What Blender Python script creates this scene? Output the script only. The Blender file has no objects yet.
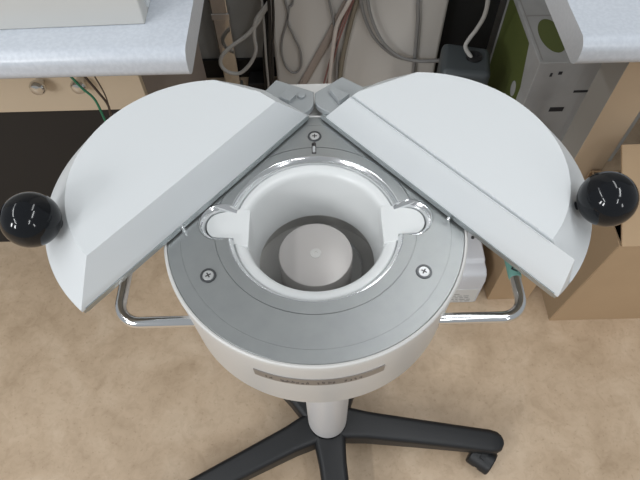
import bpy, bmesh, math, random
from mathutils import Vector, Matrix
random.seed(7)
R = math.radians
PI = math.pi
SC = bpy.context.scene
COL = SC.collection

# ---------------------------------------------------------------- camera
cam = bpy.data.cameras.new('camera')
cam.sensor_width = 36.0
cam.lens = 30.375
cam.clip_start = 0.02
cam_ob = bpy.data.objects.new('camera', cam)
COL.objects.link(cam_ob)
cam_ob.matrix_world = (Matrix.Translation((0.0041, -0.3083, 1.3375))
                       @ Matrix.Rotation(R(33.0), 4, 'X') @ Matrix.Rotation(-0.025, 4, 'Z'))
SC.camera = cam_ob

# ---------------------------------------------------------------- world, lamps, exposure
w = bpy.data.worlds.new('room_light')
SC.world = w
w.use_nodes = True
bg = w.node_tree.nodes['Background']
bg.inputs[0].default_value = (0.93, 0.97, 1.0, 1)
bg.inputs[1].default_value = 0.40
vs = SC.view_settings
vs.view_transform = 'Standard'
vs.look = 'None'
vs.gamma = 1.0
vs.use_curve_mapping = False
vs.exposure = -0.10


def area(name, loc, size, energy, rot=(0, 0, 0), color=(1, 1, 1)):
    l = bpy.data.lights.new(name, 'AREA')
    l.shape = 'RECTANGLE'
    l.size, l.size_y = size
    l.energy = energy
    l.color = color
    o = bpy.data.objects.new(name, l)
    o.location = loc
    o.rotation_euler = rot
    COL.objects.link(o)
    return o


for lx, ly, en in [(-1.6, -1.6, 15), (-1.6, -0.2, 11), (-1.6, 0.6, 4),
                   (0.7, -1.9, 11), (0.9, -0.4, 11), (0.6, 0.7, 6)]:
    area('ceiling_tube_light', (lx, ly, 2.65), (0.14, 1.1), en, (0, 0, 0), (0.97, 0.99, 1.0))
# the fittings further down the room, turned towards its middle
for lx, ly, en in [(-3.4, -2.6, 40), (-2.7, -3.4, 40), (2.4, -3.4, 14)]:
    d = Vector((lx, ly, 1.7)).normalized()
    o_ = area('far_ceiling_light', (lx, ly, 2.60), (0.25, 0.9), en, (0, 0, 0), (0.98, 0.99, 1.0))
    o_.rotation_euler = d.to_track_quat('Z', 'Y').to_euler()

# ---------------------------------------------------------------- materials
MATS = {}


def mat(name, col, rough=0.5, metal=0.0, spec=0.5, noise=None, bump=None, coat=0.0, aniso=None):
    """noise=(scale, colour2, detail, lo, hi) mottles the colour; bump=(scale, strength)"""
    m = bpy.data.materials.new(name)
    m.use_nodes = True
    nt = m.node_tree
    b = nt.nodes['Principled BSDF']
    b.inputs['Base Color'].default_value = (*col, 1)
    b.inputs['Roughness'].default_value = rough
    b.inputs['Metallic'].default_value = metal
    b.inputs['Specular IOR Level'].default_value = spec
    b.inputs['Coat Weight'].default_value = coat
    tc = nt.nodes.new('ShaderNodeTexCoord')
    if noise:
        n = nt.nodes.new('ShaderNodeTexNoise')
        n.inputs['Scale'].default_value = noise[0]
        n.inputs['Detail'].default_value = noise[2]
        nt.links.new(tc.outputs['Object'], n.inputs['Vector'])
        r = nt.nodes.new('ShaderNodeValToRGB')
        r.color_ramp.elements[0].position = noise[3]
        r.color_ramp.elements[1].position = noise[4]
        r.color_ramp.elements[0].color = (*col, 1)
        r.color_ramp.elements[1].color = (*noise[1], 1)
        nt.links.new(n.outputs['Fac'], r.inputs['Fac'])
        nt.links.new(r.outputs['Color'], b.inputs['Base Color'])
    if bump:
        n2 = nt.nodes.new('ShaderNodeTexNoise')
        n2.inputs['Scale'].default_value = bump[0]
        n2.inputs['Detail'].default_value = 3
        nt.links.new(tc.outputs['Object'], n2.inputs['Vector'])
        bp = nt.nodes.new('ShaderNodeBump')
        bp.inputs['Strength'].default_value = bump[1]
        bp.inputs['Distance'].default_value = 0.002
        nt.links.new(n2.outputs['Fac'], bp.inputs['Height'])
        nt.links.new(bp.outputs['Normal'], b.inputs['Normal'])
    MATS[name] = m
    return m


def floor_material():
    m = bpy.data.materials.new('mottled_vinyl')
    m.use_nodes = True
    nt = m.node_tree
    b = nt.nodes['Principled BSDF']
    tc = nt.nodes.new('ShaderNodeTexCoord')

    def noise(scale, detail, rough=0.5, dist=0.0):
        n = nt.nodes.new('ShaderNodeTexNoise')
        n.inputs['Scale'].default_value = scale
        n.inputs['Detail'].default_value = detail
        n.inputs['Roughness'].default_value = rough
        n.inputs['Distortion'].default_value = dist
        nt.links.new(tc.outputs['Object'], n.inputs['Vector'])
        return n

    def ramp(src, stops):
        r = nt.nodes.new('ShaderNodeValToRGB')
        e = r.color_ramp.elements
        e[0].position, e[0].color = stops[0][0], (*stops[0][1], 1)
        e[1].position, e[1].color = stops[-1][0], (*stops[-1][1], 1)
        for p, c in stops[1:-1]:
            k = e.new(p)
            k.color = (*c, 1)
        nt.links.new(src.outputs['Fac'], r.inputs['Fac'])
        return r

    def mix(a, bb, fac):
        x = nt.nodes.new('ShaderNodeMix')
        x.data_type = 'RGBA'
        x.blend_type = 'MULTIPLY'
        x.inputs[0].default_value = fac
        nt.links.new(a.outputs[0] if a.bl_idname != 'ShaderNodeMix' else a.outputs[2], x.inputs[6])
        nt.links.new(bb.outputs[0], x.inputs[7])
        return x

    r1 = ramp(noise(7.0, 5, 0.6, 0.5), [(0.30, (0.45, 0.335, 0.225)), (0.5, (0.54, 0.41, 0.285)), (0.72, (0.63, 0.50, 0.365))])
    r2 = ramp(noise(38.0, 3, 0.6, 1.0), [(0.34, (0.87, 0.85, 0.83)), (0.55, (1, 1, 1))])
    r3 = ramp(noise(120.0, 2, 0.5), [(0.30, (0.80, 0.77, 0.74)), (0.38, (1, 1, 1))])
    x = mix(mix(r1, r2, 0.7), r3, 0.6)
    nt.links.new(x.outputs[2], b.inputs['Base Color'])
    b.inputs['Roughness'].default_value = 0.42
    b.inputs['Specular IOR Level'].default_value = 0.35
    MATS['floor'] = m
    return m


def brushed_material():
    """machined aluminium: fine circular turning marks about the drum axis"""
    m = bpy.data.materials.new('machined_aluminium')
    m.use_nodes = True
    nt = m.node_tree
    b = nt.nodes['Principled BSDF']
    b.inputs['Metallic'].default_value = 0.85
    b.inputs['Base Color'].default_value = (0.37, 0.385, 0.388, 1)
    b.inputs['Roughness'].default_value = 0.40
    tc = nt.nodes.new('ShaderNodeTexCoord')
    n = nt.nodes.new('ShaderNodeTexNoise')
    n.inputs['Scale'].default_value = 60
    n.inputs['Detail'].default_value = 4
    nt.links.new(tc.outputs['Object'], n.inputs['Vector'])
    r = nt.nodes.new('ShaderNodeValToRGB')
    r.color_ramp.elements[0].position = 0.3
    r.color_ramp.elements[1].position = 0.7
    r.color_ramp.elements[0].color = (0.36, 0.375, 0.378, 1)
    r.color_ramp.elements[1].color = (0.385, 0.40, 0.40, 1)
    nt.links.new(n.outputs['Fac'], r.inputs['Fac'])
    nt.links.new(r.outputs['Color'], b.inputs['Base Color'])
    MATS['plate'] = m
    return m


floor_material()
brushed_material()
mat('enamel', (0.66, 0.685, 0.70), 0.38, spec=0.4)
mat('drum_enamel', (0.62, 0.615, 0.60), 0.36)
mat('liner', (0.67, 0.685, 0.685), 0.3)
mat('chrome', (0.80, 0.81, 0.82), 0.13, 1.0)
mat('bore_chrome', (0.78, 0.79, 0.80), 0.16, 1.0)
mat('soft_chrome', (0.66, 0.67, 0.68), 0.22, 0.75)
mat('steel', (0.42, 0.45, 0.46), 0.3, 0.9)
mat('screw', (0.62, 0.63, 0.63), 0.35, 0.7)
mat('post_chrome', (0.80, 0.79, 0.77), 0.10, 1.0, bump=(9, 0.9))
mat('dark_steel', (0.12, 0.125, 0.13), 0.35, 0.8)
mat('bracket', (0.35, 0.37, 0.38), 0.42, 0.25)
mat('detector', (0.46, 0.435, 0.42), 0.38, 0.25)
mat('housing', (0.50, 0.49, 0.47), 0.5)
mat('black_gloss', (0.006, 0.007, 0.009), 0.09, spec=0.32)
mat('base_plastic', (0.009, 0.010, 0.012), 0.45, bump=(400, 0.15))
mat('column', (0.80, 0.81, 0.83), 0.32)
mat('nameplate', (0.30, 0.285, 0.275), 0.35, 0.6)
mat('engraving', (0.05, 0.045, 0.045), 0.5)
mat('worn', (0.13, 0.12, 0.115), 0.5, 0.3)
mat('tape', (0.17, 0.38, 0.33), 0.6)
mat('faint_ink', (0.16, 0.16, 0.17), 0.7)
mat('ink', (0.03, 0.03, 0.035), 0.7)
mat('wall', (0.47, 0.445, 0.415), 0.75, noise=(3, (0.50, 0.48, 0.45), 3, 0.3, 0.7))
mat('wall_shade', (0.34, 0.33, 0.31), 0.7)  # darker copy of the wall colour, with the shade mixed in
mat('skirting', (0.008, 0.008, 0.008), 0.5)
mat('laminate', (0.55, 0.59, 0.65), 0.28, noise=(160, (0.60, 0.64, 0.70), 3, 0.40, 0.62))
mat('laminate_end', (0.58, 0.60, 0.63), 0.5, noise=(160, (0.55, 0.57, 0.60), 3, 0.4, 0.6))
mat('tray', (0.57, 0.57, 0.55), 0.45)
mat('beige_panel', (0.56, 0.46, 0.34), 0.5)
mat('black_panel', (0.009, 0.008, 0.008), 0.6)
mat('knob_chrome', (0.65, 0.64, 0.62), 0.12, 1.0)
mat('green_wire', (0.02, 0.17, 0.09), 0.45)
mat('brown_wire', (0.06, 0.04, 0.03), 0.5)
mat('grey_wire', (0.40, 0.39, 0.37), 0.5)
mat('mid_wire', (0.20, 0.195, 0.19), 0.5)
mat('black_wire', (0.010, 0.010, 0.011), 0.4)
mat('cream_wire', (0.52, 0.47, 0.43), 0.5)
mat('red_wire', (0.26, 0.13, 0.115), 0.5)
mat('taupe_matte', (0.27, 0.225, 0.195), 0.6)
mat('shadow_olive', (0.19, 0.165, 0.125), 0.6)  # tone of the shadow band on the pilaster
mat('carton_white', (0.44, 0.44, 0.435), 0.6, noise=(9, (0.36, 0.355, 0.35), 3, 0.45, 0.75))
mat('carton_green', (0.11, 0.135, 0.035), 0.6)
mat('carton_grey', (0.33, 0.32, 0.31), 0.6)
mat('kraft', (0.43, 0.30, 0.18), 0.75, noise=(5, (0.47, 0.33, 0.20), 4, 0.3, 0.7))
mat('gable_side', (0.36, 0.345, 0.32), 0.6)
mat('gable_edge', (0.50, 0.38, 0.26), 0.5)
mat('device', (0.60, 0.61, 0.64), 0.4)
mat('slate', (0.055, 0.065, 0.07), 0.5)
mat('tower_black', (0.012, 0.012, 0.013), 0.5)

# ---------------------------------------------------------------- helpers
ORG = {}


def smooth(me, angle=32):
    bm = bmesh.new()
    bm.from_mesh(me)
    for f in bm.faces:
        f.smooth = True
    for e in bm.edges:
        e.smooth = not (len(e.link_faces) == 2 and e.calc_face_angle(0) > R(angle))
    bm.to_mesh(me)
    bm.free()


def obj(name, bm, m, parent=None, org=None, bevel=0.0, seg=2, ang=32):
    """links a bmesh built in world coordinates as ONE mesh object with its origin at org"""
    bmesh.ops.remove_doubles(bm, verts=bm.verts, dist=1e-6)
    bmesh.ops.recalc_face_normals(bm, faces=bm.faces)
    if org is None:
        cs = [v.co for v in bm.verts]
        org = Vector([(min(c[i] for c in cs) + max(c[i] for c in cs)) / 2 for i in range(3)])
        if parent is None:
            org.z = min(c.z for c in cs)
    org = Vector(org)
    bm.transform(Matrix.Translation(-org))
    me = bpy.data.meshes.new(name)
    bm.to_mesh(me)
    bm.free()
    smooth(me, ang)
    for mm in (m if isinstance(m, (list, tuple)) else [m]):
        me.materials.append(MATS[mm])
    o = bpy.data.objects.new(name, me)
    COL.objects.link(o)
    ORG[o.name] = org
    if parent is not None:
        o.parent = parent
        o.location = org - ORG[parent.name]
    else:
        o.location = org
    if bevel:
        b = o.modifiers.new('edge', 'BEVEL')
        b.width = bevel
        b.segments = seg
        b.limit_method = 'ANGLE'
        b.angle_limit = R(30)
        b.harden_normals = True
    return o


def thing(name, loc, label, cat, group=None):
    o = bpy.data.objects.new(name, None)
    o.empty_display_size = 0.05
    COL.objects.link(o)
    o.location = loc
    ORG[o.name] = Vector(loc)
    return tag(o, label, cat, group)


def tag(o, label, cat, group=None):
    o['label'] = label
    o['category'] = cat
    if group:
        o['group'] = group
    return o


def struct(o):
    o['kind'] = 'structure'
    return o


def add_box(bm, x0, x1, y0, y1, z0, z1, M=None, mi=0):
    vs_ = [bm.verts.new((x, y, z)) for x in (x0, x1) for y in (y0, y1) for z in (z0, z1)]
    if M is not None:
        for v in vs_:
            v.co = M @ v.co
    for q in ((0, 1, 3, 2), (4, 6, 7, 5), (0, 4, 5, 1), (2, 3, 7, 6), (0, 2, 6, 4), (1, 5, 7, 3)):
        bm.faces.new([vs_[i] for i in q]).material_index = mi
    return vs_


def box(*a, **k):
    bm = bmesh.new()
    add_box(bm, *a, **k)
    return bm


def add_prism(bm, pts, z0, z1, M=None):
    lo = [bm.verts.new((x, y, z0)) for x, y in pts]
    hi = [bm.verts.new((x, y, z1)) for x, y in pts]
    bm.faces.new(lo[::-1])
    bm.faces.new(hi)
    n = len(pts)
    for i in range(n):
        bm.faces.new((lo[i], lo[(i + 1) % n], hi[(i + 1) % n], hi[i]))
    if M is not None:
        for v in lo + hi:
            v.co = M @ v.co


def add_lathe(bm, prof, n=96, M=None, rfun=None):
    """prof: list of (r, z); revolved about z; r=0 ends are closed; closed loop when first==last"""
    rings = []
    for r, z in prof:
        if r < 1e-7:
            rings.append([bm.verts.new((0, 0, z))])
        else:
            rings.append([bm.verts.new((r * math.cos(2 * PI * k / n), r * math.sin(2 * PI * k / n), z)) for k in range(n)])
    new = [v for rg in rings for v in rg]
    for a, b in zip(rings, rings[1:]):
        for k in range(n):
            k2 = (k + 1) % n
            if len(a) == 1 and len(b) == 1:
                continue
            if len(a) == 1:
                bm.faces.new((a[0], b[k], b[k2]))
            elif len(b) == 1:
                bm.faces.new((a[k], a[k2], b[0]))
            else:
                bm.faces.new((a[k], a[k2], b[k2], b[k]))
    if M is not None:
        for v in new:
            v.co = M @ v.co


def lathe(prof, n=96, M=None):
    bm = bmesh.new()
    add_lathe(bm, prof, n, M)
    return bm


def catmull(pts, n=10):
    p = [Vector(q) for q in pts]
    p = [p[0] * 2 - p[1]] + p + [p[-1] * 2 - p[-2]]
    out = []
    for i in range(1, len(p) - 2):
        a, b, c, d = p[i - 1:i + 3]
        for k in range(n):
            t = k / n
            out.append(0.5 * ((2 * b) + (c - a) * t + (2 * a - 5 * b + 4 * c - d) * t * t + (3 * b - a - 3 * c + d) * t ** 3))
    out.append(p[-2])
    return out


def add_tube(bm, pts, r, n=12, flat=None):
    """round tube along pts (list of Vectors); flat=(rx, ry) makes it an oval ribbon"""
    pts = [Vector(p) for p in pts]
    tang = []
    for i in range(len(pts)):
        a = pts[max(0, i - 1)]
        b = pts[min(len(pts) - 1, i + 1)]
        tang.append((b - a).normalized())
    up = Vector((0, 0, 1)) if abs(tang[0].z) < 0.9 else Vector((0, 1, 0))
    nrm = tang[0].cross(up).normalized()
    rings = []
    for p, t in zip(pts, tang):
        nrm = (nrm - t * nrm.dot(t)).normalized()
        bn = t.cross(nrm)
        rx, ry = flat if flat else (r, r)
        rings.append([bm.verts.new(p + nrm * rx * math.cos(2 * PI * k / n) + bn * ry * math.sin(2 * PI * k / n)) for k in range(n)])
    for a, b in zip(rings, rings[1:]):
        for k in range(n):
            k2 = (k + 1) % n
            bm.faces.new((a[k], a[k2], b[k2], b[k]))
    bm.faces.new(rings[0][::-1])
    bm.faces.new(rings[-1])


def tube(pts, r, n=12, flat=None):
    bm = bmesh.new()
    add_tube(bm, pts, r, n, flat)
    return bm


def rounded_path(pts, rad, n=8):
    pts = [Vector(p) for p in pts]
    out = [pts[0]]
    for a, b, c in zip(pts, pts[1:], pts[2:]):
        d1 = (a - b).normalized()
        d2 = (c - b).normalized()
        half = d1.angle(d2) / 2
        L = rad / math.tan(half)
        p1, p2 = b + d1 * L, b + d2 * L
        cen = b + (d1 + d2).normalized() * (rad / math.sin(half))
        v1, v2 = p1 - cen, p2 - cen
        ax = v1.cross(v2).normalized()
        tot = v1.angle(v2)
        for k in range(n + 1):
            out.append(cen + Matrix.Rotation(tot * k / n, 3, ax) @ v1)
    out.append(pts[-1])
    return out


# ================================================================ setting
ZP = 0.895          # level of the machined plate
bm = bmesh.new()
v = [bm.verts.new(p) for p in ((-3.2, -2.6, 0), (3.2, -2.6, 0), (3.2, 1.297, 0), (-3.2, 1.297, 0))]
bm.faces.new(v)
struct(obj('floor', bm, 'floor', org=(0, 0, 0)))
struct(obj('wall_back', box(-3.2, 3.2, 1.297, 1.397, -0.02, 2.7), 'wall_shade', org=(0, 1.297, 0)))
bm = bmesh.new()
add_box(bm, -3.2, -0.125, 1.284, 1.2965, 0.0, 0.076)
struct(obj('baseboard_back', bm, 'skirting', org=(-1.6, 1.24, 0)))
# boxed-in pilaster behind the stand
bm = bmesh.new()
add_box(bm, -0.125, 0.398, 1.12, 1.2965, 0.0, 2.7)
struct(obj('wall_pilaster', bm, 'wall', org=(0.14, 1.18, 0), bevel=0.012, seg=3))

# ================================================================ the well counter
root = thing('well_counter', (0.01, 0.01, 0),
             'white drum shaped shielded well counter with two open half-round lids on a black castered base', 'well counter')

# --- drum
prof = [(0, -0.118), (0.138, -0.118), (0.1450, -0.115), (0.1478, -0.108), (0.1500, -0.012), (0.1508, -0.004), (0.1503, -0.0008),
        (0.1490, 0.0006), (0.1474, 0.0000), (0.1472, -0.006), (0.120, -0.006)]
drum = obj('drum', lathe(prof, 160, Matrix.Translation((0, 0, ZP))), 'drum_enamel', root, (0, 0, ZP - 0.06))
bm = bmesh.new()
add_box(bm, -0.046, 0.046, 0.135, 0.214, ZP - 0.085, ZP - 0.006)
obj('hinge_block', bm, 'drum_enamel', drum, bevel=0.006, seg=3)

# --- machined plate with a bore that has two finger pockets
NB = 1440
R_BORE, PX, PR = 0.0875, 0.0945, 0.0215


def r_in(t, off=0.0):
    r = R_BORE - off
    for sx in (-1, 1):
        cx, cy = sx * PX, 0.004
        d = cx * math.cos(t) + cy * math.sin(t)
        disc = d * d - (cx * cx + cy * cy) + (PR - off) ** 2
        if disc > 0 and d > 0:
            r = max(r, d + math.sqrt(disc))
    return r


def ring_strip(bm, fs):
    """fs: list of functions theta -> (r, z)"""
    rows = []
    for f in fs:
        row = []
        for k in range(NB):
            t = 2 * PI * k / NB
            r, z = f(t)
            row.append(bm.verts.new((r * math.cos(t), r * math.sin(t), ZP + z)))
        rows.append(row)
    for a, b in zip(rows, rows[1:]):
        for k in range(NB):
            k2 = (k + 1) % NB
            bm.faces.new((a[k], a[k2], b[k2], b[k]))


def const(r, z):
    return lambda t: (r, z)


def groove(r, wd, dp):
    return [(r - wd / 2, 0.0), (r - wd / 2 + 0.0002, -dp), (r + wd / 2 - 0.0002, -dp), (r + wd / 2, 0.0)]


bm = bmesh.new()


def ring_r(rr):
    # the engraved circle and what lies inside it bulge round the pockets
    return lambda t: (max(rr, r_in(t) + 0.0012), 0.0)


ring_strip(bm, [lambda t: (r_in(t) + 0.0008, 0.0), lambda t: (max(0.1001, r_in(t) + 0.0012), 0.0),
                lambda t: (max(0.1002, r_in(t) + 0.0013), -0.001), lambda t: (max(0.1008, r_in(t) + 0.0019), -0.001),
                lambda t: (max(0.1009, r_in(t) + 0.0020), 0.0),
                lambda t: (max(0.1335, r_in(t) + 0.004), 0.0), const(0.1336, -0.0004), const(0.1341, -0.0004),
                const(0.1342, -0.0001), const(0.1465, -0.0001), const(0.1472, -0.0008), const(0.1472, -0.004)])
plate = obj('top_plate', bm, 'plate', root, (0, 0, ZP))
# chrome bore wall
bm = bmesh.new()
ring_strip(bm, [lambda t: (r_in(t) + 0.0008, 0.0), lambda t: (r_in(t) + 0.0002, 0.0001), lambda t: (r_in(t, 0.0008), -0.0006),
                lambda t: (r_in(t, 0.0044), -0.0066), lambda t: (r_in(t, 0.0046), -0.0222), const(0.0745, -0.0222), const(0.0745, -0.0235)])
obj('bore_ring', bm, 'bore_chrome', root, (0, 0, ZP))

# index mark behind the bore
bm = bmesh.new()
add_lathe(bm, [(0, 0), (0.0024, 0), (0.0024, 0.0006), (0, 0.0006)], 24, Matrix.Translation((0, 0.1055, ZP)))
add_box(bm, -0.0024, 0.0024, 0.0915, 0.1055, ZP, ZP + 0.0006)
im = obj('index_mark', bm, 'engraving', plate)
bm = bmesh.new()
for sx in (-1, 1):
    add_box(bm, sx * 0.0008 - 0.0004, sx * 0.0008 + 0.0004, 0.093, 0.1015, ZP + 0.0006, ZP + 0.0009)
obj('scale_line', bm, 'enamel', im)


def screw_bm(x, y, rot):
    """countersunk cross-head screw in its dark ring"""
    bm = bmesh.new()
    T = Matrix.Translation((x, y, ZP)) @ Matrix.Rotation(rot, 4, 'Z')
    add_lathe(bm, [(0.0, 0.0010), (0.0050, 0.0010), (0.0056, 0.0004), (0.0056, -0.001)], 36, T)
    return bm


for k in range(3):
    a = PI / 2 + k * 2 * PI / 3 - 0.0075
    sx, sy = 0.117 * math.cos(a), 0.117 * math.sin(a)
    T = Matrix.Translation((sx, sy, ZP)) @ Matrix.Rotation(a, 4, 'Z')
    s = obj('screw', screw_bm(sx, sy, a), 'screw', plate)
    bm = lathe([(0.0058, 0.0), (0.0058, 0.0012), (0.0074, 0.0012), (0.0078, 0.0)], 36, T)
    obj('countersink', bm, 'dark_steel', s)
    bm = bmesh.new()
    add_box(bm, -0.0028, 0.0028, -0.0006, 0.0006, 0.0009, 0.0012, T)
    add_box(bm, -0.0006, 0.0006, -0.0028, 0.0028, 0.0009, 0.0012, T)
    obj('cross_slot', bm, 'engraving', s)

# small guide pins at the lid seams
for x, y in ((-0.0515, 0.0965), (0.0545, 0.0965), (-0.131, -0.006), (0.131, -0.004)):
    T = Matrix.Translation((x, y, ZP))
    obj('guide_pin', lathe([(0, 0.009), (0.0012, 0.0088), (0.0021, 0.0075), (0.0021, 0.0)], 20, T), 'chrome', plate)

# --- detector in the bottom of the well
ZF = ZP - 0.112
bm = lathe([(0, 0), (0.0765, 0), (0.0765, 0.035), (0.079, 0.035), (0.079, 0.0), (0.079, -0.003), (0, -0.003)], 96, Matrix.Translation((0, 0, ZF)))
obj('well_floor', bm, 'housing', root, (0, 0, ZF))
dt = obj('detector', lathe([(0, 0.053), (0.0385, 0.053), (0.0400, 0.0522), (0.0406, 0.0505), (0.0406, 0.0)], 96,
                           Matrix.Translation((-0.001, 0, ZF))), 'detector', root, (-0.001, 0, ZF))
bm = lathe([(0.0, 0.0532), (0.0022, 0.0532), (0.0024, 0.0536), (0.0058, 0.0536), (0.0062, 0.0532), (0.0062, 0.0529)], 40,
           Matrix.Translation((-0.001, 0, ZF)))
obj('centre_mark', bm, 'housing', dt)

# --- nameplate bent round the front of the drum
bm = bmesh.new()
NA = 60
a0, a1 = R(-90 - 23.4), R(-90 + 23.8)


def rdrum(z):
    return 0.1478 + (z + 0.108) / 0.096 * 0.0022


rows = []
for dz, off in ((-0.0315, -0.0003), (-0.0315, 0.0008), (-0.0465, 0.0008), (-0.0465, -0.0003)):
    rows.append([bm.verts.new(((rdrum(dz) + off) * math.cos(a0 + (a1 - a0) * k / NA), (rdrum(dz) + off) * math.sin(a0 + (a1 - a0) * k / NA), ZP + dz))
                 for k in range(NA + 1)])
for a, b in zip(rows, rows[1:]):
    for k in range(NA):
        bm.faces.new((a[k], a[k + 1], b[k + 1], b[k]))
npl = obj('nameplate', bm, 'nameplate', drum)
# the worn lettering cannot be read in the photograph: short worn strokes at its place
bm = bmesh.new()
rng = random.Random(3)
t = a0 + 0.075
while t < a1 - 0.16:
    gl = rng.choice((0.018, 0.022, 0.026))
    for s in range(rng.choice((2, 3))):
        tt = t + rng.uniform(0, gl * 0.8)
        z0 = -0.0420 + rng.uniform(-0.0015, 0.002)
        hh = rng.choice((0.0015, 0.0035, 0.0045))
        ww = 0.0011 if hh > 0.003 else rng.uniform(0.0022, 0.0036)
        T = Matrix.Translation((0, 0, ZP)) @ Matrix.Rotation(tt + PI / 2, 4, 'Z')
        add_box(bm, -ww / 2, ww / 2, -(rdrum(z0) + 0.0011), -(rdrum(z0) + 0.0007), z0, z0 + hh * 0.8, T)
    t += gl + (0.05 if rng.random() < 0.16 else 0.009)
obj('worn_lettering', bm, 'worn', npl)

# --- chrome handles either side
for sx in (-1, 1):
    hx, hy = (-0.1995, -0.081) if sx < 0 else (0.205, -0.085)
    pts = rounded_path([(sx * 0.118, hy, ZP - 0.05), (hx, hy, ZP - 0.05), (hx, 0.085, ZP - 0.05), (sx * 0.110, 0.085, ZP - 0.05)], 0.022)
    h = obj('handle', tube(pts, 0.0058, 20), 'chrome', root)
    if sx > 0:
        t_ = obj('tape', tube([(0.205, -0.041, ZP - 0.05), (0.205, 0.004, ZP - 0.05)], 0.0066, 20), 'tape', h)
        t_['label'] = 'strip of sea-green tape'
        bm = bmesh.new()
        add_box(bm, -0.0030, 0.0030, -0.0007, 0.0007, -0.0003, 0.0003, Matrix.Translation((0.2035, -0.0310, ZP - 0.0437)) @ Matrix.Rotation(0.9, 4, 'Z'))
        add_box(bm, -0.0034, 0.0034, -0.0007, 0.0007, -0.0003, 0.0003, Matrix.Translation((0.2035, -0.0352, ZP - 0.0437)) @ Matrix.Rotation(-0.6, 4, 'Z'))
        obj('pen_mark', bm, 'ink', h)

# --- column and five-star base
HX, HY = 0.0105, 0.012
bm = lathe([(0, 0.112), (0.040, 0.112), (0.0425, 0.118), (0.0425, 0.79)], 64, Matrix.Translation((HX, HY, 0)))
obj('column', bm, 'column', root, (HX, HY, 0.12))
bm = lathe([(0, 0.055), (0.043, 0.055), (0.050, 0.063), (0.051, 0.098), (0.048, 0.106), (0.0435, 0.110), (0, 0.110)], 64, Matrix.Translation((HX, HY, 0)))
hub = obj('base_hub', bm, 'base_plastic', root, (HX, HY, 0.06))


def leg_bm(a):
    bm = bmesh.new()
    T = Matrix.Translation((HX, HY, 0)) @ Matrix.Rotation(a, 4, 'Z')
    L = 0.395
    secs = [(0.030, 0.036, 0.110, 0.052), (0.055, 0.0335, 0.110, 0.052), (0.09, 0.0300, 0.108, 0.053), (0.20, 0.0275, 0.100, 0.056), (0.30, 0.0260, 0.092, 0.058),
            (0.365, 0.0255, 0.086, 0.060), (0.382, 0.0225, 0.084, 0.061), (0.391, 0.0165, 0.082, 0.063), (0.395, 0.007, 0.079, 0.066)]
    rings = []
    for x, hw, zt, zb in secs:
        rad = min(0.012, hw * 0.8)
        ring = []
        for cx, cz, q0 in ((hw - rad, zt - rad, 0), (-hw + rad, zt - rad, 1)):
            for k in range(6):
                an = q0 * PI / 2 + k / 5 * PI / 2
                ring.append((cx + rad * math.cos(an), cz + rad * math.sin(an)))
        ring += [(-hw, zb), (hw, zb)]
        rings.append([bm.verts.new(T @ Vector((x, yy, zz))) for yy, zz in ring])
    n = len(rings[0])
    for p, q in zip(rings, rings[1:]):
        for k in range(n):
            k2 = (k + 1) % n
            bm.faces.new((p[k], p[k2], q[k2], q[k]))
    bm.faces.new(rings[0][::-1])
    bm.faces.new(rings[-1])
    return bm


for k, (deg, cdeg) in enumerate(((-84, -70), (-7.5, -128), (64, 30), (134, 100), (205, 250))):
    a = R(deg)
    lg = obj('base_leg', leg_bm(a), 'base_plastic', root, bevel=0.0)
    ex, ey = HX + 0.372 * math.cos(a), HY + 0.372 * math.sin(a)
    # twin-wheel caster trailing to one side
    ca = R(cdeg)
    wx, wy = ex + 0.031 * math.cos(ca), ey + 0.031 * math.sin(ca)
    T = Matrix.Translation((wx, wy, 0.0278)) @ Matrix.Rotation(ca, 4, 'Z') @ Matrix.Rotation(PI / 2, 4, 'X')
    bm = bmesh.new()
    for s in (-1, 1):
        prof = [(0, s * 0.0030), (0.026, s * 0.0030), (0.0278, s * 0.0050), (0.0278, s * 0.023), (0.0255, s * 0.0258), (0.010, s * 0.0270), (0, s * 0.0270)]
        add_lathe(bm, prof, 40, T)
    add_box(bm, -0.026, 0.012, -0.006, 0.032, -0.0052, 0.0052, T)
    hood = [(0.0300 * math.cos(R(q)), 0.0300 * math.sin(R(q))) for q in range(15, 151, 9)] + [(0.0285 * math.cos(R(q)), 0.0285 * math.sin(R(q))) for q in range(150, 14, -9)]
    add_prism(bm, hood, -0.022, 0.022, T)
    add_lathe(bm, [(0, 0.03), (0.008, 0.03), (0.008, 0.066), (0, 0.066)], 20, Matrix.Translation((ex, ey, 0)))
    obj('caster', bm, 'base_plastic', lg)

# --- the two lids: halves of a shallow truncated cone
LR, LT, ZB, ZR, ZT = 0.1640, 0.1310, 0.0060, 0.0095, 0.045


def clip(bm, co, no):
    g = bm.verts[:] + bm.edges[:] + bm.faces[:]
    res = bmesh.ops.bisect_plane(bm, geom=g, dist=1e-7, plane_co=co, plane_no=no, clear_outer=True)
    ed = [e for e in res['geom_cut'] if isinstance(e, bmesh.types.BMEdge)]
    if ed:
        bmesh.ops.edgeloop_fill(bm, edges=ed)


def merge(dst, src):
    me = bpy.data.meshes.new('tmp')
    src.to_mesh(me)
    src.free()
    dst.from_mesh(me)
    bpy.data.meshes.remove(me)


DX = 0.0


def cone():
    # half lies at local x < 0; straight edge on x = 0; pivot at local origin, cone centre at (0, -LR)
    return lathe([(0, ZB), (LR, ZB), (LR, ZR), (LT, ZT), (0, ZT)], 180, Matrix.Translation((-DX, -LR, 0)))


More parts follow.
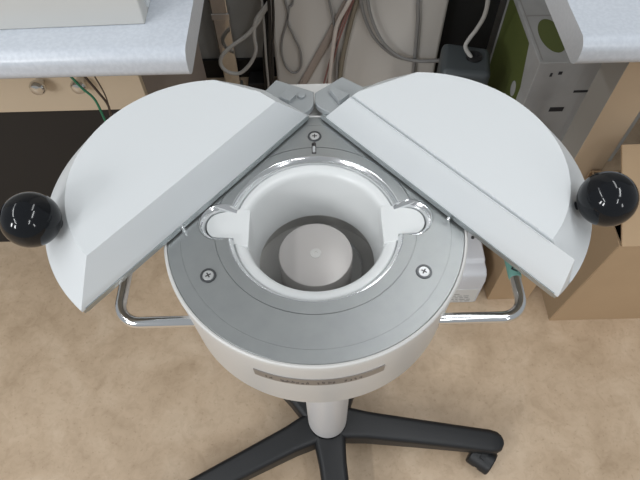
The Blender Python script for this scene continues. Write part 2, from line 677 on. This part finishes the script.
def lid_bm(step):
    wdt = 0.0145
    # the hinge end is cut back by two flat faces
    a1_ = 0.049 if not step else 0.0455
    run = 0.031 if not step else 0.022
    chop = ((0, -a1_, ZT), Vector((0, ZT - 0.0112, run)).normalized())
    h_ = Vector((-0.33, 1.0, 0)).normalized()
    chop2 = ((0, -0.0365, ZT), (h_ * (ZT - 0.0112) + Vector((0, 0, 0.037))).normalized())
    if not step:
        bm = cone()
        clip(bm, *chop)
        clip(bm, *chop2)
        clip(bm, (0, 0, 0), (1, 0, 0))
        clip(bm, (0, 0, 0.0105), Vector((ZT - 0.0105, 0, wdt)).normalized())
        return bm
    # this half carries a separate sealing bar along its straight edge, with a fine joint behind it
    A = cone()
    clip(A, (-wdt - 0.0034, 0, 0), (1, 0, 0))
    clip(A, *chop)
    clip(A, *chop2)
    G = lathe([(0, ZB + 0.0004), (LR - 0.0008, ZB + 0.0004), (LT - 0.0004, ZT - 0.0006), (0, ZT - 0.0006)], 180, Matrix.Translation((-DX, -LR, 0)))
    clip(G, (-wdt + 0.0006, 0, 0), (1, 0, 0))
    clip(G, (-wdt - 0.0041, 0, 0), (-1, 0, 0))
    clip(G, (-wdt, 0, ZT - 0.0006), Vector((-0.0032, 0, 0.0034)).normalized())
    clip(G, *chop)
    clip(G, *chop2)
    merge(A, G)
    B = lathe([(0, ZB), (LR, ZB), (LR, ZR), (LR - 0.0085, ZT), (0, ZT)], 180, Matrix.Translation((-DX, -LR, 0)))
    clip(B, (0, 0, 0), (1, 0, 0))
    clip(B, (-wdt, 0, 0), (-1, 0, 0))
    clip(B, (0, 0, 0.0105), Vector((ZT - 0.0005 - 0.0105, 0, wdt)).normalized())
    clip(B, *chop)
    merge(A, B)
    return A


def half_disc(r, z0, z1, xin=0.0):
    bm = lathe([(0, z0), (r, z0), (r, z1), (0, z1)], 180, Matrix.Translation((-DX, -LR, 0)))
    clip(bm, (xin, 0, 0), (1, 0, 0))
    return bm


BZ = 0.0112
BR_L = [(-0.0431, 0.1994), (0.0010, 0.1772), (0.0010, 0.1600), (-0.0005, 0.1530), (-0.0040, 0.1480), (-0.0100, 0.1422), (-0.0331, 0.1168), (-0.0775, 0.1400), (-0.0554, 0.1809)]
BR_R = [(0.0350, 0.2018), (0.0631, 0.1800), (0.0817, 0.1457), (0.0377, 0.1221), (0.0165, 0.1440), (0.0095, 0.1490), (0.0045, 0.1540), (0.0022, 0.1600), (0.0022, 0.1750)]
for side, piv, phi, ball in ((-1, (0.0040, 0.1535), -40.6, (-0.2517, -0.0268)), (1, (-0.0005, 0.1545), 41.2, (0.2617, -0.0200))):
    DX = 0.0025 if side < 0 else 0.0055     # each lid is a little less than half a disc
    M = Matrix.Translation((piv[0], piv[1], ZP)) @ Matrix.Rotation(R(phi), 4, 'Z')
    if side > 0:
        M = M @ Matrix.Scale(-1, 4, (1, 0, 0))
    bm = lid_bm(side > 0)
    bm.transform(M)
    lid = obj('lid', bm, 'enamel', root, (piv[0], piv[1], ZP + ZB), bevel=0.0007 if side < 0 else 0.0, seg=2, ang=25)
    bm = half_disc(LR - 0.0012, 0.0020, ZB)
    clip(bm, (0, -0.014, 0), (0, 1, 0))
    bm.transform(M)
    obj('base_plate', bm, 'steel', lid)
    # grey steel-toned strip along the straight edge
    bm = bmesh.new()
    add_box(bm, -0.0001, 0.0012, -2 * LR + 0.004, -0.016, 0.0028, 0.0085, M)
    obj('edge_strip', bm, 'steel', lid)
    # hinge bracket
    bm = bmesh.new()
    add_prism(bm, BR_L if side < 0 else BR_R, ZP + 0.0035, ZP + BZ)
    br = obj('hinge_bracket', bm, 'bracket', lid, bevel=0.0012)
    bm = bmesh.new()
    if side < 0:
        add_prism(bm, [(-0.0310, 0.1760), (-0.0190, 0.1680), (-0.0265, 0.1575), (-0.0385, 0.1655)], ZP + BZ, ZP + BZ + 0.005)
        add_lathe(bm, [(0, BZ + 0.0036), (0.0038, BZ + 0.0036), (0.0044, BZ + 0.0026), (0.0044, BZ)], 20, Matrix.Translation((-0.0130, 0.1690, ZP)))
    else:
        add_prism(bm, [(0.0190, 0.1740), (0.0225, 0.1785), (0.0420, 0.1660), (0.0300, 0.1540)], ZP + BZ, ZP + BZ + 0.006)
    obj('clamp_block', bm, 'bracket', br, bevel=0.0005)
    # black ball knob on a short neck, square to the sloping edge
    lc = M @ Vector((-DX, -LR, 0))
    bc = Vector((ball[0], ball[1], ZP + 0.054))
    rad = Vector((bc.x - lc.x, bc.y - lc.y, 0)).normalized()
    nrm = (rad * (ZT - ZR) + Vector((0, 0, 1)) * (LR - LT)).normalized()
    q = Vector((0, 0, 1)).rotation_difference(nrm).to_matrix().to_4x4()
    BR = 0.0250
    prof = [(0, -0.0300), (0.0040, -0.0300), (0.0040, -0.0225)]
    prof += [(BR * math.sin(t), -BR * math.cos(t)) for t in [R(9.5 + 170.5 * k / 40) for k in range(40)]] + [(0, BR)]
    obj('ball_knob', lathe(prof, 64, Matrix.Translation(bc) @ q), 'black_gloss', lid)

# ================================================================ white liner lying in the well
bm = bmesh.new()
prof = [(0.0826, -0.0215), (0.0828, -0.0090), (0.0822, -0.0076), (0.0805, -0.0070), (0.0770, -0.0074), (0.0740, -0.0084), (0.0720, -0.0102), (0.0706, -0.0135), (0.0698, -0.0180),
        (0.0688, -0.0250), (0.0660, -0.0500), (0.0640, -0.0770), (0.0652, -0.0775), (0.0685, -0.050), (0.0710, -0.0250), (0.0730, -0.0215), (0.0826, -0.0215)]
add_lathe(bm, prof, 144, Matrix.Translation((0, 0, ZP)))
liner = obj('well_liner', bm, 'liner', None, (0, 0, ZP - 0.02), ang=50)
tag(liner, 'white plastic liner with two lifting ears set inside the well of the drum', 'liner')
for sx in (-1, 1):
    bm = bmesh.new()
    pr = 0.0164
    outl = [(0.0668, -0.0225)] + [(0.0765, -0.0205)]
    outl += [(PX - 0.0003 + pr * math.cos(t), 0.0040 + pr * math.sin(t)) for t in [R(-72 + 144 * k / 16) for k in range(17)]]
    outl += [(0.0765, 0.0245), (0.0668, 0.0225)]
    outl = [(sx * x, y) for x, y in outl]
    if sx < 0:
        outl = outl[::-1]
    add_prism(bm, outl, ZP - 0.0160, ZP - 0.0066)
    # inner flat face that runs down the cup
    pts = [(0.0668, -0.0225), (0.0690, -0.0205), (0.0690, 0.0205), (0.0668, 0.0225)]
    pts = [(sx * x, y) for x, y in pts]
    add_prism(bm, pts if sx > 0 else pts[::-1], ZP - 0.048, ZP - 0.0155)
    obj('lifting_ear', bm, 'liner', liner, bevel=0.0022, seg=4, ang=40)

# ================================================================ left work counter


def counter_bm(x0, x1, yf, yb, zb, zt, rad=0.021):
    """worktop with a rolled front edge, run along x"""
    pts = []
    for k in range(9):
        a = PI / 2 + k / 8 * PI / 2
        pts.append((yf + rad + rad * math.cos(a), zt - rad + rad * math.sin(a)))
    for k in range(9):
        a = PI + k / 8 * PI / 2
        pts.append((yf + rad + rad * math.cos(a), zb + rad + rad * math.sin(a)))
    pts += [(yb, zb), (yb, zt)]
    bm = bmesh.new()
    A = [bm.verts.new((x0, y, z)) for y, z in pts]
    B = [bm.verts.new((x1, y, z)) for y, z in pts]
    n = len(pts)
    f0 = bm.faces.new(A)
    f1 = bm.faces.new(B[::-1])
    f0.material_index = f1.material_index = 1
    for i in range(n):
        bm.faces.new((A[i], B[i], B[(i + 1) % n], A[(i + 1) % n]))
    return bm


o = obj('worktop', counter_bm(-2.2, -0.199, 0.394, 1.10, 0.745, 0.797), ['laminate', 'laminate_end'], None)
tag(o, 'pale grey-blue laminate worktop with rolled front edge at left, holding a white box', 'worktop')
bm = bmesh.new()
add_prism(bm, [(-0.95, 0.450), (-0.270, 0.468), (-0.278, 0.86), (-0.96, 0.84)], 0.797, 0.92)
o = obj('instrument_box', bm, 'tray', None, bevel=0.003)
tag(o, 'large off-white box standing on the left worktop, cut by the top of the photo', 'box')
bm = bmesh.new()
add_prism(bm, [(-0.2720, 0.50), (-0.2660, 0.50), (-0.2735, 0.83), (-0.2790, 0.83)], 0.806, 0.90)
obj('side_panel', bm, 'enamel', o, bevel=0.0018)

# base cabinet: beige drawer row over a black front
bc = thing('base_cabinet', (-1.2, 0.80, 0), 'base cabinet under the left worktop with beige drawer front over a black front', 'cabinet')
obj('body', box(-2.1, -0.365, 0.582, 1.10, 0.0, 0.742), 'black_panel', bc)
obj('side_panel', box(-0.3648, -0.352, 0.582, 1.10, 0.0, 0.742), 'taupe_matte', bc)
dr = obj('drawer', box(-1.0, -0.352, 0.566, 0.5815, 0.524, 0.735), 'beige_panel', bc, bevel=0.0015)
for kx in (-0.552, -0.470):
    T = Matrix.Translation((kx, 0.566, 0.606)) @ Matrix.Rotation(PI / 2, 4, 'X')
    bm = lathe([(0, 0), (0.009, 0), (0.007, 0.006), (0.009, 0.010), (0.0140, 0.013), (0.0160, 0.018), (0.0155, 0.023), (0.012, 0.028), (0.006, 0.0305), (0, 0.031)], 32, T)
    obj('drawer_knob', bm, 'knob_chrome', dr)


def cable(name, pts, r, m, label, y=None, cat='cable', flat=None, group=None):
    p = [Vector((q[0], y, q[1])) if y is not None else Vector(q) for q in pts]
    o = obj(name, tube(catmull(p, 10), r, 10, flat), m, None)
    return tag(o, label, cat, group)


cable('green_wire', [(-0.435, 0.745), (-0.419, 0.725), (-0.407, 0.694), (-0.394, 0.666), (-0.393, 0.611), (-0.39, 0.53)], 0.0022, 'green_wire',
      'green wire hanging in front of the beige drawer front', 0.44)
cable('brown_wire', [(-0.400, 0.745), (-0.393, 0.720), (-0.382, 0.684), (-0.375, 0.653), (-0.380, 0.616), (-0.382, 0.53)], 0.0022, 'brown_wire',
      'thick dark brown wire hanging beside the green wire under the worktop', 0.44)
cable('thin_wire', [(-0.379, 0.745), (-0.376, 0.721), (-0.372, 0.677), (-0.376, 0.629), (-0.377, 0.53)], 0.0012, 'brown_wire',
      'thinnest brown wire, furthest right of those hanging under the left worktop', 0.44)

# ================================================================ behind the stand
po = thing('chrome_post', (-0.29, 1.215, 0), 'square bright metal post standing against the back wall behind the grey cable loop', 'post')
obj('tube', box(-0.315, -0.262, 1.195, 1.233, 0.012, 0.80), 'post_chrome', po, bevel=0.004, seg=3)
obj('collar', box(-0.3175, -0.2595, 1.192, 1.234, 0.300, 0.322), 'chrome', po, bevel=0.002)
obj('foot', box(-0.319, -0.258, 1.190, 1.234, 0.0, 0.030), 'steel', po, bevel=0.002)

o = obj('dark_filler', box(-0.238, -0.148, 1.205, 1.272, 0.0, 0.035), 'tower_black', None, bevel=0.004)  # added filler block for a black spot on the floor
tag(o, 'black filler block on the floor against the back wall just right of the bright metal post', 'block')

cable('cable_loop', [(-0.03, 0.378), (-0.081, 0.389), (-0.110, 0.389), (-0.139, 0.371), (-0.167, 0.328), (-0.206, 0.283), (-0.258, 0.245), (-0.296, 0.208), (-0.305, 0.173),
                     (-0.287, 0.144), (-0.248, 0.138), (-0.210, 0.174), (-0.185, 0.227), (-0.184, 0.283), (-0.172, 0.335), (-0.135, 0.384), (-0.116, 0.424), (-0.10, 0.56)],
      0.0062, 'grey_wire', 'thick pale grey cable hanging in a loop across the bright metal post', 1.14)
cable('thin_cable_loop', [(-0.085, 0.56), (-0.081, 0.433), (-0.073, 0.379), (-0.081, 0.336), (-0.097, 0.284), (-0.101, 0.229), (-0.089, 0.178), (-0.064, 0.158), (-0.043, 0.185),
                          (-0.044, 0.246), (-0.062, 0.301), (-0.075, 0.346), (-0.069, 0.392), (-0.056, 0.417), (-0.05, 0.56)],
      0.0034, 'mid_wire', 'thin grey cable twisted into a narrow loop on the pale pilaster', 1.11)
for nm, pts, r, m, lab, yy in (
    ('black_cable', [(-0.160, 0.60), (-0.154, 0.403), (-0.146, 0.303), (-0.165, 0.172), (-0.171, 0.02)], 0.0055, 'black_wire', 'leftmost black cable hanging between the metal post and the pilaster', 1.17),
    ('black_cable', [(-0.140, 0.60), (-0.142, 0.403), (-0.148, 0.249), (-0.168, 0.02)], 0.0075, 'black_wire', 'thickest black cable in the middle of the hanging black bundle', 1.185),
    ('black_cable', [(-0.122, 0.60), (-0.125, 0.402), (-0.139, 0.248), (-0.150, 0.02)], 0.0050, 'black_wire', 'black cable hanging just right of the thickest one in the bundle', 1.10),
    ('black_cable', [(-0.110, 0.60), (-0.113, 0.402), (-0.129, 0.248), (-0.141, 0.02)], 0.0040, 'black_wire', 'rightmost thin black cable of the bundle, in front of the pilaster edge', 1.085)):
    cable(nm, pts, r, m, lab, yy, group='black cables hanging behind the stand')
cable('grey_cable', [(-0.148, 0.60), (-0.150, 0.350), (-0.157, 0.172), (-0.160, 0.02)], 0.0040, 'grey_wire', 'straight grey cable hanging among the black cables', 1.15)

cable('cream_cable', [(0.150, 0.55), (0.106, 0.431), (0.073, 0.359), (0.062, 0.301), (0.053, 0.209), (0.044, 0.065), (0.043, 0.01)], 0.0062, 'cream_wire',
      'thick cream cable slanting down the pilaster above the hinge', 1.085)
cable('red_cable', [(0.150, 0.53), (0.115, 0.431), (0.088, 0.352), (0.062, 0.265), (0.023, 0.088), (0.01, 0.01)], 0.0030, 'red_wire',
      'dull red cable running close beside the thick cream cable', 1.098, group='dull red cables on the pilaster')
cable('red_cable', [(0.157, 0.53), (0.121, 0.431), (0.094, 0.345), (0.072, 0.265), (0.034, 0.087), (0.02, 0.01)], 0.0030, 'red_wire',
      'second dull red cable, between the cream cable and the olive shadow band', 1.10, group='dull red cables on the pilaster')
cable('dark_cable', [(0.02, 0.55), (0.044, 0.433), (0.053, 0.386), (0.062, 0.336), (0.068, 0.305), (0.072, 0.23), (0.072, 0.01)], 0.0038, 'mid_wire',
      'dark grey cable crossing behind the thick cream cable', 1.105)
cable('taupe_strip', [(0.100, 0.405), (0.079, 0.359), (0.041, 0.277), (-0.039, 0.115), (-0.085, 0.02)], 0.009, 'taupe_matte',
      'flat taupe strip slanting down to the left across the pilaster', 1.1115, cat='strip', flat=(0.013, 0.006))  # flat oval strip in taupe across the pilaster
cable('shadow_band', [(0.160, 0.55), (0.132, 0.431), (0.108, 0.318), (0.090, 0.209), (0.080, 0.078), (0.079, 0.01)], 0.0075, 'shadow_olive',
      'olive brown shadow band, shaped as a tube, right of the red cables on the pilaster', 1.110)  # olive tube stands in for a band of shadow on the pilaster
cable('grey_cable', [(0.12, 0.56), (0.135, 0.43), (0.153, 0.357), (0.188, 0.287), (0.239, 0.234), (0.288, 0.210), (0.353, 0.200), (0.43, 0.205)], 0.0052, 'mid_wire',
      'lower of two grey cables sagging across the pilaster toward the dark case', 1.100, group='sagging grey cables')
cable('grey_cable', [(0.142, 0.56), (0.155, 0.43), (0.174, 0.356), (0.209, 0.286), (0.254, 0.238), (0.298, 0.216), (0.356, 0.208), (0.43, 0.212)], 0.0050, 'mid_wire',
      'upper of two grey cables sagging across the pilaster toward the dark case', 1.088, group='sagging grey cables')
cable('conduit', [(0.298, 0.70), (0.303, 0.426), (0.311, 0.346), (0.317, 0.258), (0.325, 0.10), (0.328, 0.01)], 0.0058, 'mid_wire',
      'straight grey cable running upright down the right of the pilaster', 1.108)

# dark case and black panel to the right of the pilaster
bm = bmesh.new()
add_box(bm, 0.405, 0.575, 1.19, 1.234, 0.0, 0.72)
o = tag(obj('black_board', bm, 'tower_black', None, bevel=0.004), 'tall black board leaning upright behind the dark slate case', 'board')
uc = thing('slate_case', (0.44, 1.02, 0), 'dark slate plastic case with a round port, standing behind the right lid', 'case')
bm = bmesh.new()
add_prism(bm, [(0.352, 0.90), (0.492, 0.88), (0.512, 1.00), (0.378, 1.035)], 0.0, 0.325)
obj('housing', bm, 'slate', uc, bevel=0.018, seg=4)
obj('port', lathe([(0.0, 0.326), (0.012, 0.326), (0.013, 0.332), (0.022, 0.332), (0.0225, 0.325)], 28, Matrix.Translation((0.455, 0.955, 0))), 'tower_black', uc)
cable('port_cable', [(0.446, 0.950, 0.329), (0.428, 0.970, 0.350), (0.438, 0.982, 0.370), (0.452, 0.985, 0.397), (0.462, 0.98, 0.446), (0.457, 0.98, 0.51), (0.44, 0.98, 0.62)], 0.0058, 'grey_wire',
      'grey cable rising from the round port of the slate case')

# ================================================================ right desk
dk = thing('desk', (1.2, 0.75, 0), 'right-hand desk with pale grey-blue laminate top carried by tan fronted square legs', 'desk')
obj('desk_top', counter_bm(0.424, 2.2, 0.396, 1.10, 0.745, 0.797), ['laminate', 'laminate_end'], dk)
bm = bmesh.new()
add_box(bm, 0.585, 0.665, 0.500, 0.577, 0.0, 0.7445)
for f in bm.faces:
    f.normal_update()
    f.material_index = 1 if f.normal.y < -0.5 else 0
obj('front_leg', bm, ['gable_side', 'gable_edge'], dk, bevel=0.0015)

# white carton with green print, standing behind the side panel
ct = thing('printed_carton', (0.75, 1.0, 0), 'tall white and grey carton with green print standing under the right desk', 'carton')
CX0, CX1, CY0, CY1, CH = 0.589, 0.95, 0.834, 1.18, 0.40
cb = obj('carton_body', box(CX0, CX1, CY0, CY1, 0.0, CH), 'carton_white', ct, bevel=0.003)
bm = bmesh.new()      # green field printed on the left face
add_prism(bm, [(CY0 + 0.055, 0.03), (CY1 - 0.02, 0.03), (CY1 - 0.02, 0.385), (CY0 + 0.10, 0.385), (CY0 + 0.055, 0.27)], 0, 0.0006,
          Matrix(((0, 0, -1, CX0), (1, 0, 0, 0), (0, 1, 0, 0), (0, 0, 0, 1))))
obj('green_print', bm, 'carton_green', cb)
bm = bmesh.new()
for y, z, r in ((0.96, 0.14, 0.028), (0.93, 0.23, 0.018), (1.0, 0.06, 0.02)):
    add_lathe(bm, [(0, 0), (r, 0), (r, 0.0006), (0, 0.0006)], 20, Matrix(((0, 0, -1, CX0 - 0.0006), (1, 0, 0, y), (0, 1.4, 0, z), (0, 0, 0, 1))))
obj('white_print', bm, 'carton_white', cb)
bm = bmesh.new()      # green oval on the top, cut off by the worktop in this view
add_lathe(bm, [(0, 0), (1, 0), (1, 0.0006), (0, 0.0006)], 40, Matrix(((0.034, 0, 0, 0.648), (0, 0.072, 0, 0.945), (0, 0, 1, CH), (0, 0, 0, 1))))
obj('green_oval', bm, 'carton_green', cb)
bm = bmesh.new()
add_box(bm, CX0 + 0.012, CX1, 1.030, 1.036, CH, CH + 0.0008)
add_box(bm, CX0 + 0.008, CX0 + 0.011, CY0 + 0.01, CY1, CH, CH + 0.0008)
obj('flap_seam', bm, 'carton_grey', cb)
for x, z, ww, hh in ((0.655, 0.365, 0.010, 0.010), (0.632, 0.36, 0.006, 0.012), (0.690, 0.235, 0.040, 0.016), (0.74, 0.30, 0.05, 0.008)):
    obj('printed_mark', box(x - ww / 2, x + ww / 2, CY0 - 0.0007, CY0 + 0.0001, z - hh / 2, z + hh / 2), 'ink', cb)

# rear leg of the desk seen behind the front one
obj('rear_leg', box(0.735, 0.765, 0.775, 0.805, 0.0, 0.7445), 'gable_edge', dk, bevel=0.0015)

# ================================================================ kraft cartons
kc = thing('kraft_carton', (0.75, 0.43, 0), 'open brown cardboard carton on the floor below the right black ball knob', 'carton')
bm = bmesh.new()
T5 = 0.005
kx0, kx1, ky0, ky1, kh = 0.612, 1.02, 0.285, 0.492, 0.37
add_box(bm, kx0, kx1, ky0, ky0 + T5, 0, kh)
add_box(bm, kx0, kx1, ky1 - T5, ky1, 0, kh)
add_box(bm, kx0, kx0 + T5, ky0 + T5, ky1 - T5, 0, kh)
add_box(bm, kx1 - T5, kx1, ky0 + T5, ky1 - T5, 0, kh)
add_box(bm, kx0 + T5, kx1 - T5, ky0 + T5, ky1 - T5, 0, T5)
for v_ in bm.verts:                       # bulges slightly outwards towards the top
    if v_.co.x < 0.63:
        v_.co.x += 0.022 * v_.co.z / kh
kb = obj('carton_body', bm, 'kraft', kc)
bm = bmesh.new()
fl = math.hypot(0.1725, 0.123)
add_box(bm, 0.636, kx1, 0.0, fl, 0.0, T5, Matrix.Translation((0, ky0, kh)) @ Matrix.Rotation(math.atan2(0.123, 0.1725), 4, 'X'))
obj('flap', bm, 'kraft', kb)

# white device
dv = thing('white_device', (0.35, 0.42, 0), 'white plastic device with a printed label on the floor, behind the right handle', 'device')
bm = bmesh.new()
prof = [(0.345, 0.0), (0.345, 0.118), (0.352, 0.138), (0.366, 0.145), (0.386, 0.145), (0.392, 0.152), (0.520, 0.156), (0.54, 0.150), (0.55, 0.13), (0.55, 0.0)]
add_prism(bm, prof, 0.285, 0.425, Matrix(((0, 0, 1, 0), (1, 0, 0, 0), (0, 1, 0, 0), (0, 0, 0, 1))))
sh = obj('shell', bm, 'device', dv, bevel=0.007, seg=3)
bm = bmesh.new()
add_box(bm, 0.30, 0.417, 0.3440, 0.3451, 0.004, 0.078)
lb = obj('label', bm, 'liner', sh, bevel=0.0)
bm = bmesh.new()
for k in range(5):
    z = 0.052 - k * 0.0098
    x = 0.306
    while x < 0.395 - 0.004 * (k == 0) * 8:
        l = rng.uniform(0.006, 0.016)
        add_box(bm, x, min(x + l, 0.405), 0.3434, 0.3441, z - 0.0015, z)
        x += l + 0.004
obj('printed_lines', bm, 'faint_ink', lb)
obj('vent_screw', lathe([(0, 0.158), (0.004, 0.158), (0.004, 0.15)], 20, Matrix.Translation((0.402, 0.455, 0))), 'dark_steel', sh)

# small carton behind the device
o = obj('small_carton', box(0.458, 0.570, 0.352, 0.495, 0.0, 0.27), 'kraft', None, bevel=0.0015)
tag(o, 'small brown carton on the floor between the white device and the large open carton', 'carton')
